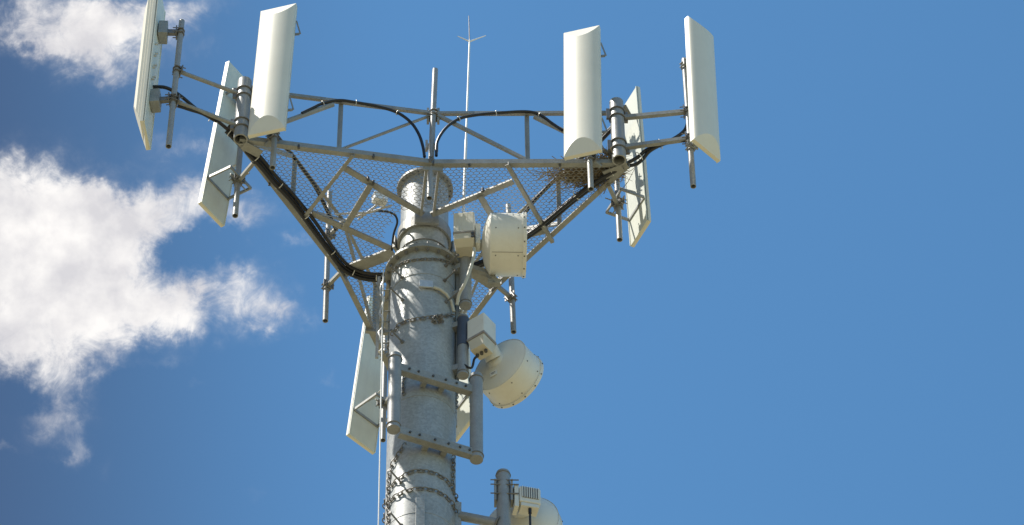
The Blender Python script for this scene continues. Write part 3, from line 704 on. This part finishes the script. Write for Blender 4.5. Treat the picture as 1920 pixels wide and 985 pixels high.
# ------------------------------------------------------------------ empty pipe frame on the pole front
tq = radians(21); Q = V((.42*sin(tq), -.42*cos(tq), 0)); Td = V((cos(tq), sin(tq), 0)); Nn = V((sin(tq), -cos(tq), 0))
fp = lambda u, v: onv(u, v, Q, Q+Td)
fr = empty('pipe_frame', fp(815,840), 'empty galvanised frame of two upright pipes joined by two channels on the pole front', 'pipe frame')
for (u0,v0,u1,v1) in ((741,668,738,806),(893,706,892,862)):
    a, b = fp(u0,v0), fp(u1,v1); b = V((a.x,a.y,b.z))
    o = MB().tube(b, a, .062, n=32).build('pipe', G_PIPE, fr, bevel=.006)
    for q in (b+ZU*.05, a-ZU*.05): MB().ring(q, ZU, .064, .007, n=32).build('band', G_DARK, o)
for (u0,v0,u1,v1) in ((748,694,884,731),(748,811,892,853)):
    a, b = fp(u0,v0), fp(u1,v1); zc = (a.z+b.z)/2; a.z = b.z = zc; md = (a+b)/2
    ch = MB(); hl = (b-a)/2
    ch.obox(md+Nn*.03, hl, Nn*.004, ZU*.045); ch.obox(md-ZU*.045, hl, Nn*.033, ZU*.004); ch.obox(md+ZU*.045, hl, Nn*.033, ZU*.004)
    o = ch.build('channel', G_STEEL, fr)
    for k in (-.75,-.5,-.1,.25,.55,.8): 
        q = md+hl*k+Nn*.034; MB().tube(q, q+Nn*.015, .012, n=6).build('bolt', BOLT, o)
    for k in (-.24, .24): MB().obox(md+hl*k-Nn*.045, hl*.07, Nn*.062, ZU*.03).build('stand_off', G_STEEL, fr)

# ------------------------------------------------------------------ chains
def chain(pts, label, ring_=.034, wire=.0058):
    sp = spline(pts, 10); L_ = 0; step = ring_*1.45; pos = []; acc_ = 0
    for i in range(len(sp)-1):
        a, b = sp[i], sp[i+1]; l = (b-a).length
        while acc_ <= l and l > 0:
            pos.append((a.lerp(b, acc_/l), (b-a).normalized())); acc_ += step
        acc_ -= l
    mb = MB()
    for k, (p_, d) in enumerate(pos):
        n_ = V((p_.x, p_.y, 0)).normalized()
        ax = n_ if k % 2 else d.cross(n_)
        ax = (ax - d*ax.dot(d)).normalized()
        ex = ax.cross(d)
        vs = []; nn_, m = 14, 5
        for i in range(nn_):
            a = 2*pi*i/nn_; e = d*cos(a)*ring_ + ex*sin(a)*ring_*.58; er = (d*cos(a)+ex*sin(a))
            for q_ in range(m): b = 2*pi*q_/m; vs.append(p_+e+er*wire*cos(b)+ax*wire*sin(b))
        mb.add(vs, [(i*m+q_, ((i+1) % nn_)*m+q_, ((i+1) % nn_)*m+(q_+1) % m, i*m+(q_+1) % m) for i in range(nn_) for q_ in range(m)], True)
    return tag(mb.build('chain', G_CHAIN), label, 'chain', 'steel chains wound around the pole')
cy = lambda u, v: oncyl(u, v, RL+.012)
def back(u0, v0, u1, v1):   # the part of a loop that passes behind the pole
    a, b = cy(u0, v0), cy(u1, v1); out = []
    a0 = math.atan2(a.x, -a.y); a1 = math.atan2(b.x, -b.y)
    if a1 < a0: a1 += 2*pi
    for i in range(1, 9):
        t = i/9; an = a0+(a1-a0)*t; out.append(V(((RL+.012)*sin(an), -(RL+.012)*cos(an), a.z+(b.z-a.z)*t)))
    return out
f1 = [(737,624),(748,610),(765,602),(790,597),(815,594),(835,593),(849,592)]
ch1 = chain([cy(*q) for q in f1]+back(849,592,737,624), 'steel chain knotted around the pole above the empty pipe frame')
kn = MB(); kc = cy(822, 600)
for k in range(16):
    kn.ring(kc+V((random.uniform(-.05,.05), random.uniform(-.03,.0), random.uniform(-.05,.04))), V((random.uniform(-1,1),random.uniform(-1,1),random.uniform(-1,1))), .022, .005, n=12, m=5)
kn.build('knot', G_CHAIN, ch1)
f3 = [(731,915),(745,900),(760,890),(780,883),(810,886),(838,902),(851,922)]
chain([cy(*q) for q in f3]+back(851,922,731,915), 'upper of the two steel chain loops below the pipe frame')
f4 = [(729,943),(745,928),(765,920),(790,916),(820,922),(843,938),(852,953)]
chain([cy(*q) for q in f4]+back(852,953,729,943), 'lowest steel chain loop around the pole')
f6 = [(738,507),(748,498),(765,490),(800,486),(830,488),(848,496)]
chain([cy(*q) for q in f6], 'steel chain draped just below the pole flange', .026)
chain([cy(757,836), cy(748,850), cy(738,866), cy(731,884), cy(729,905), cy(728,930), cy(728,960), cy(728,1000)], 'steel chain hanging from the lower channel down the left side of the pole')
chain([cy(850,858), cy(850,880), cy(849,905), cy(851,922)], 'short steel chain hanging at the right below the lower channel')
chain([cy(760,702), cy(757,712), cy(756,726), cy(757,742)], 'short steel chain dangling below the upper channel', .026)
chain([aty(857,735,-.05), aty(855,760,-.05), aty(852,775,-.05)], 'short steel chain at the right edge of the pole behind the frame pipe', .026)

# ------------------------------------------------------------------ cable ladder left of the pole, junction box on the floor, nest
lb = aty(718, 640, .12); lt = aty(723, 520, .12)
cl = empty('cable_ladder', lb, 'small steel cable ladder between the pole and the left platform edge', 'cable ladder')
for dx in (-.055, .06): MB().beam(V((lb.x+dx,.12,lb.z-.25)), V((lb.x+dx,.12,lt.z)), .02, .03).build('side_rail', G_STEEL, cl)
zz = lb.z-.2
while zz < lt.z: 
    MB().tube(V((lb.x-.055,.12,zz)), V((lb.x+.12,.10,zz)), .008, n=8).build('rung', G_STEEL, cl); zz += .16
MB().path(spline([V((lb.x-.02,.08,lt.z-.1*i))+V((.02*sin(i*1.9),.02*cos(i*2.3),0)) for i in range(13)]), .012, n=8).build('lead', ALU, cl)
jb = atz(712, 380, .06)
j = empty('junction_box', jb, 'small bright white box lying on the mesh floor left of the pole', 'junction box')
MB().box(jb+ZU*.04, .14, .09, .08, rz=.4).build('box', WHITE, j, bevel=.006); MB().box(jb+ZU*.09, .15, .10, .015, rz=.4).build('lid', WHITE, j, bevel=.003)
k = MB()
for (a, b) in (((640,415),(735,385)),((672,412),(722,372)),((628,402),(700,398))): k.tube(atz(*a,.05), atz(*b,.06), .011, n=8)
tag(k.build('loose_conduits', ALU), 'pale thin conduits lying crossed on the mesh floor left of the pole', 'conduit')
w_ = spline([atz(650,400,.06), atz(672,404,.08), atz(705,396,.12), atz(735,400,.10), atz(745,415,.05), atz(738,440,0), aty(735,470,.1)])
tag(MB().path(w_, .011, n=8).build('coiled_cable', RUBBER), 'slack dark cable curling over the mesh floor to the pole', 'cable')
def nest():
    # twigs piled in the corner of the floor
    t = None
    for (nm, mt, cnt) in (('nest_twigs', STICK, 620), ('pale_twigs', STICK2, 300)):
        mb = MB()
        for i in range(cnt):
            r = random.random()
            if r < .45: c = atz(random.gauss(1116,19), random.gauss(324,10), random.uniform(.03,.22))
            elif r < .75: c = atz(random.gauss(1080,28), random.gauss(326,11), random.uniform(.03,.15))
            else: c = atz(random.gauss(1140,10), random.gauss(312,9), random.uniform(.03,.38))
            a = random.gauss(.15, .75); L_ = random.uniform(.10,.34); d = V((cos(a), sin(a)*.9, random.gauss(0,.22))).normalized()
            b = V((random.uniform(-.03,.03), random.uniform(-.03,.03), random.uniform(-.02,.02)))
            mb.path([c-d*L_/2, c+b*.6, c+d*L_/2], [.0042,.0036,.002], n=4)
        for i in range(26 if nm == 'nest_twigs' else 8):
            c = atz(random.gauss(1115,16), random.gauss(340,5), -.02); d = V((random.uniform(-1,1), random.uniform(-1,1), random.uniform(-1.4,-.1))).normalized()
            mb.path([c, c+d*.07, c+d*.13+V((.02,0,0))], [.003,.002,.001], n=4)
        if t is None:
            t = empty('bird_nest', atz(1110,325,.03), 'untidy nest of brown twigs on the mesh floor in the right corner', 'nest')
        mb.build(nm, mt, t)
nest()
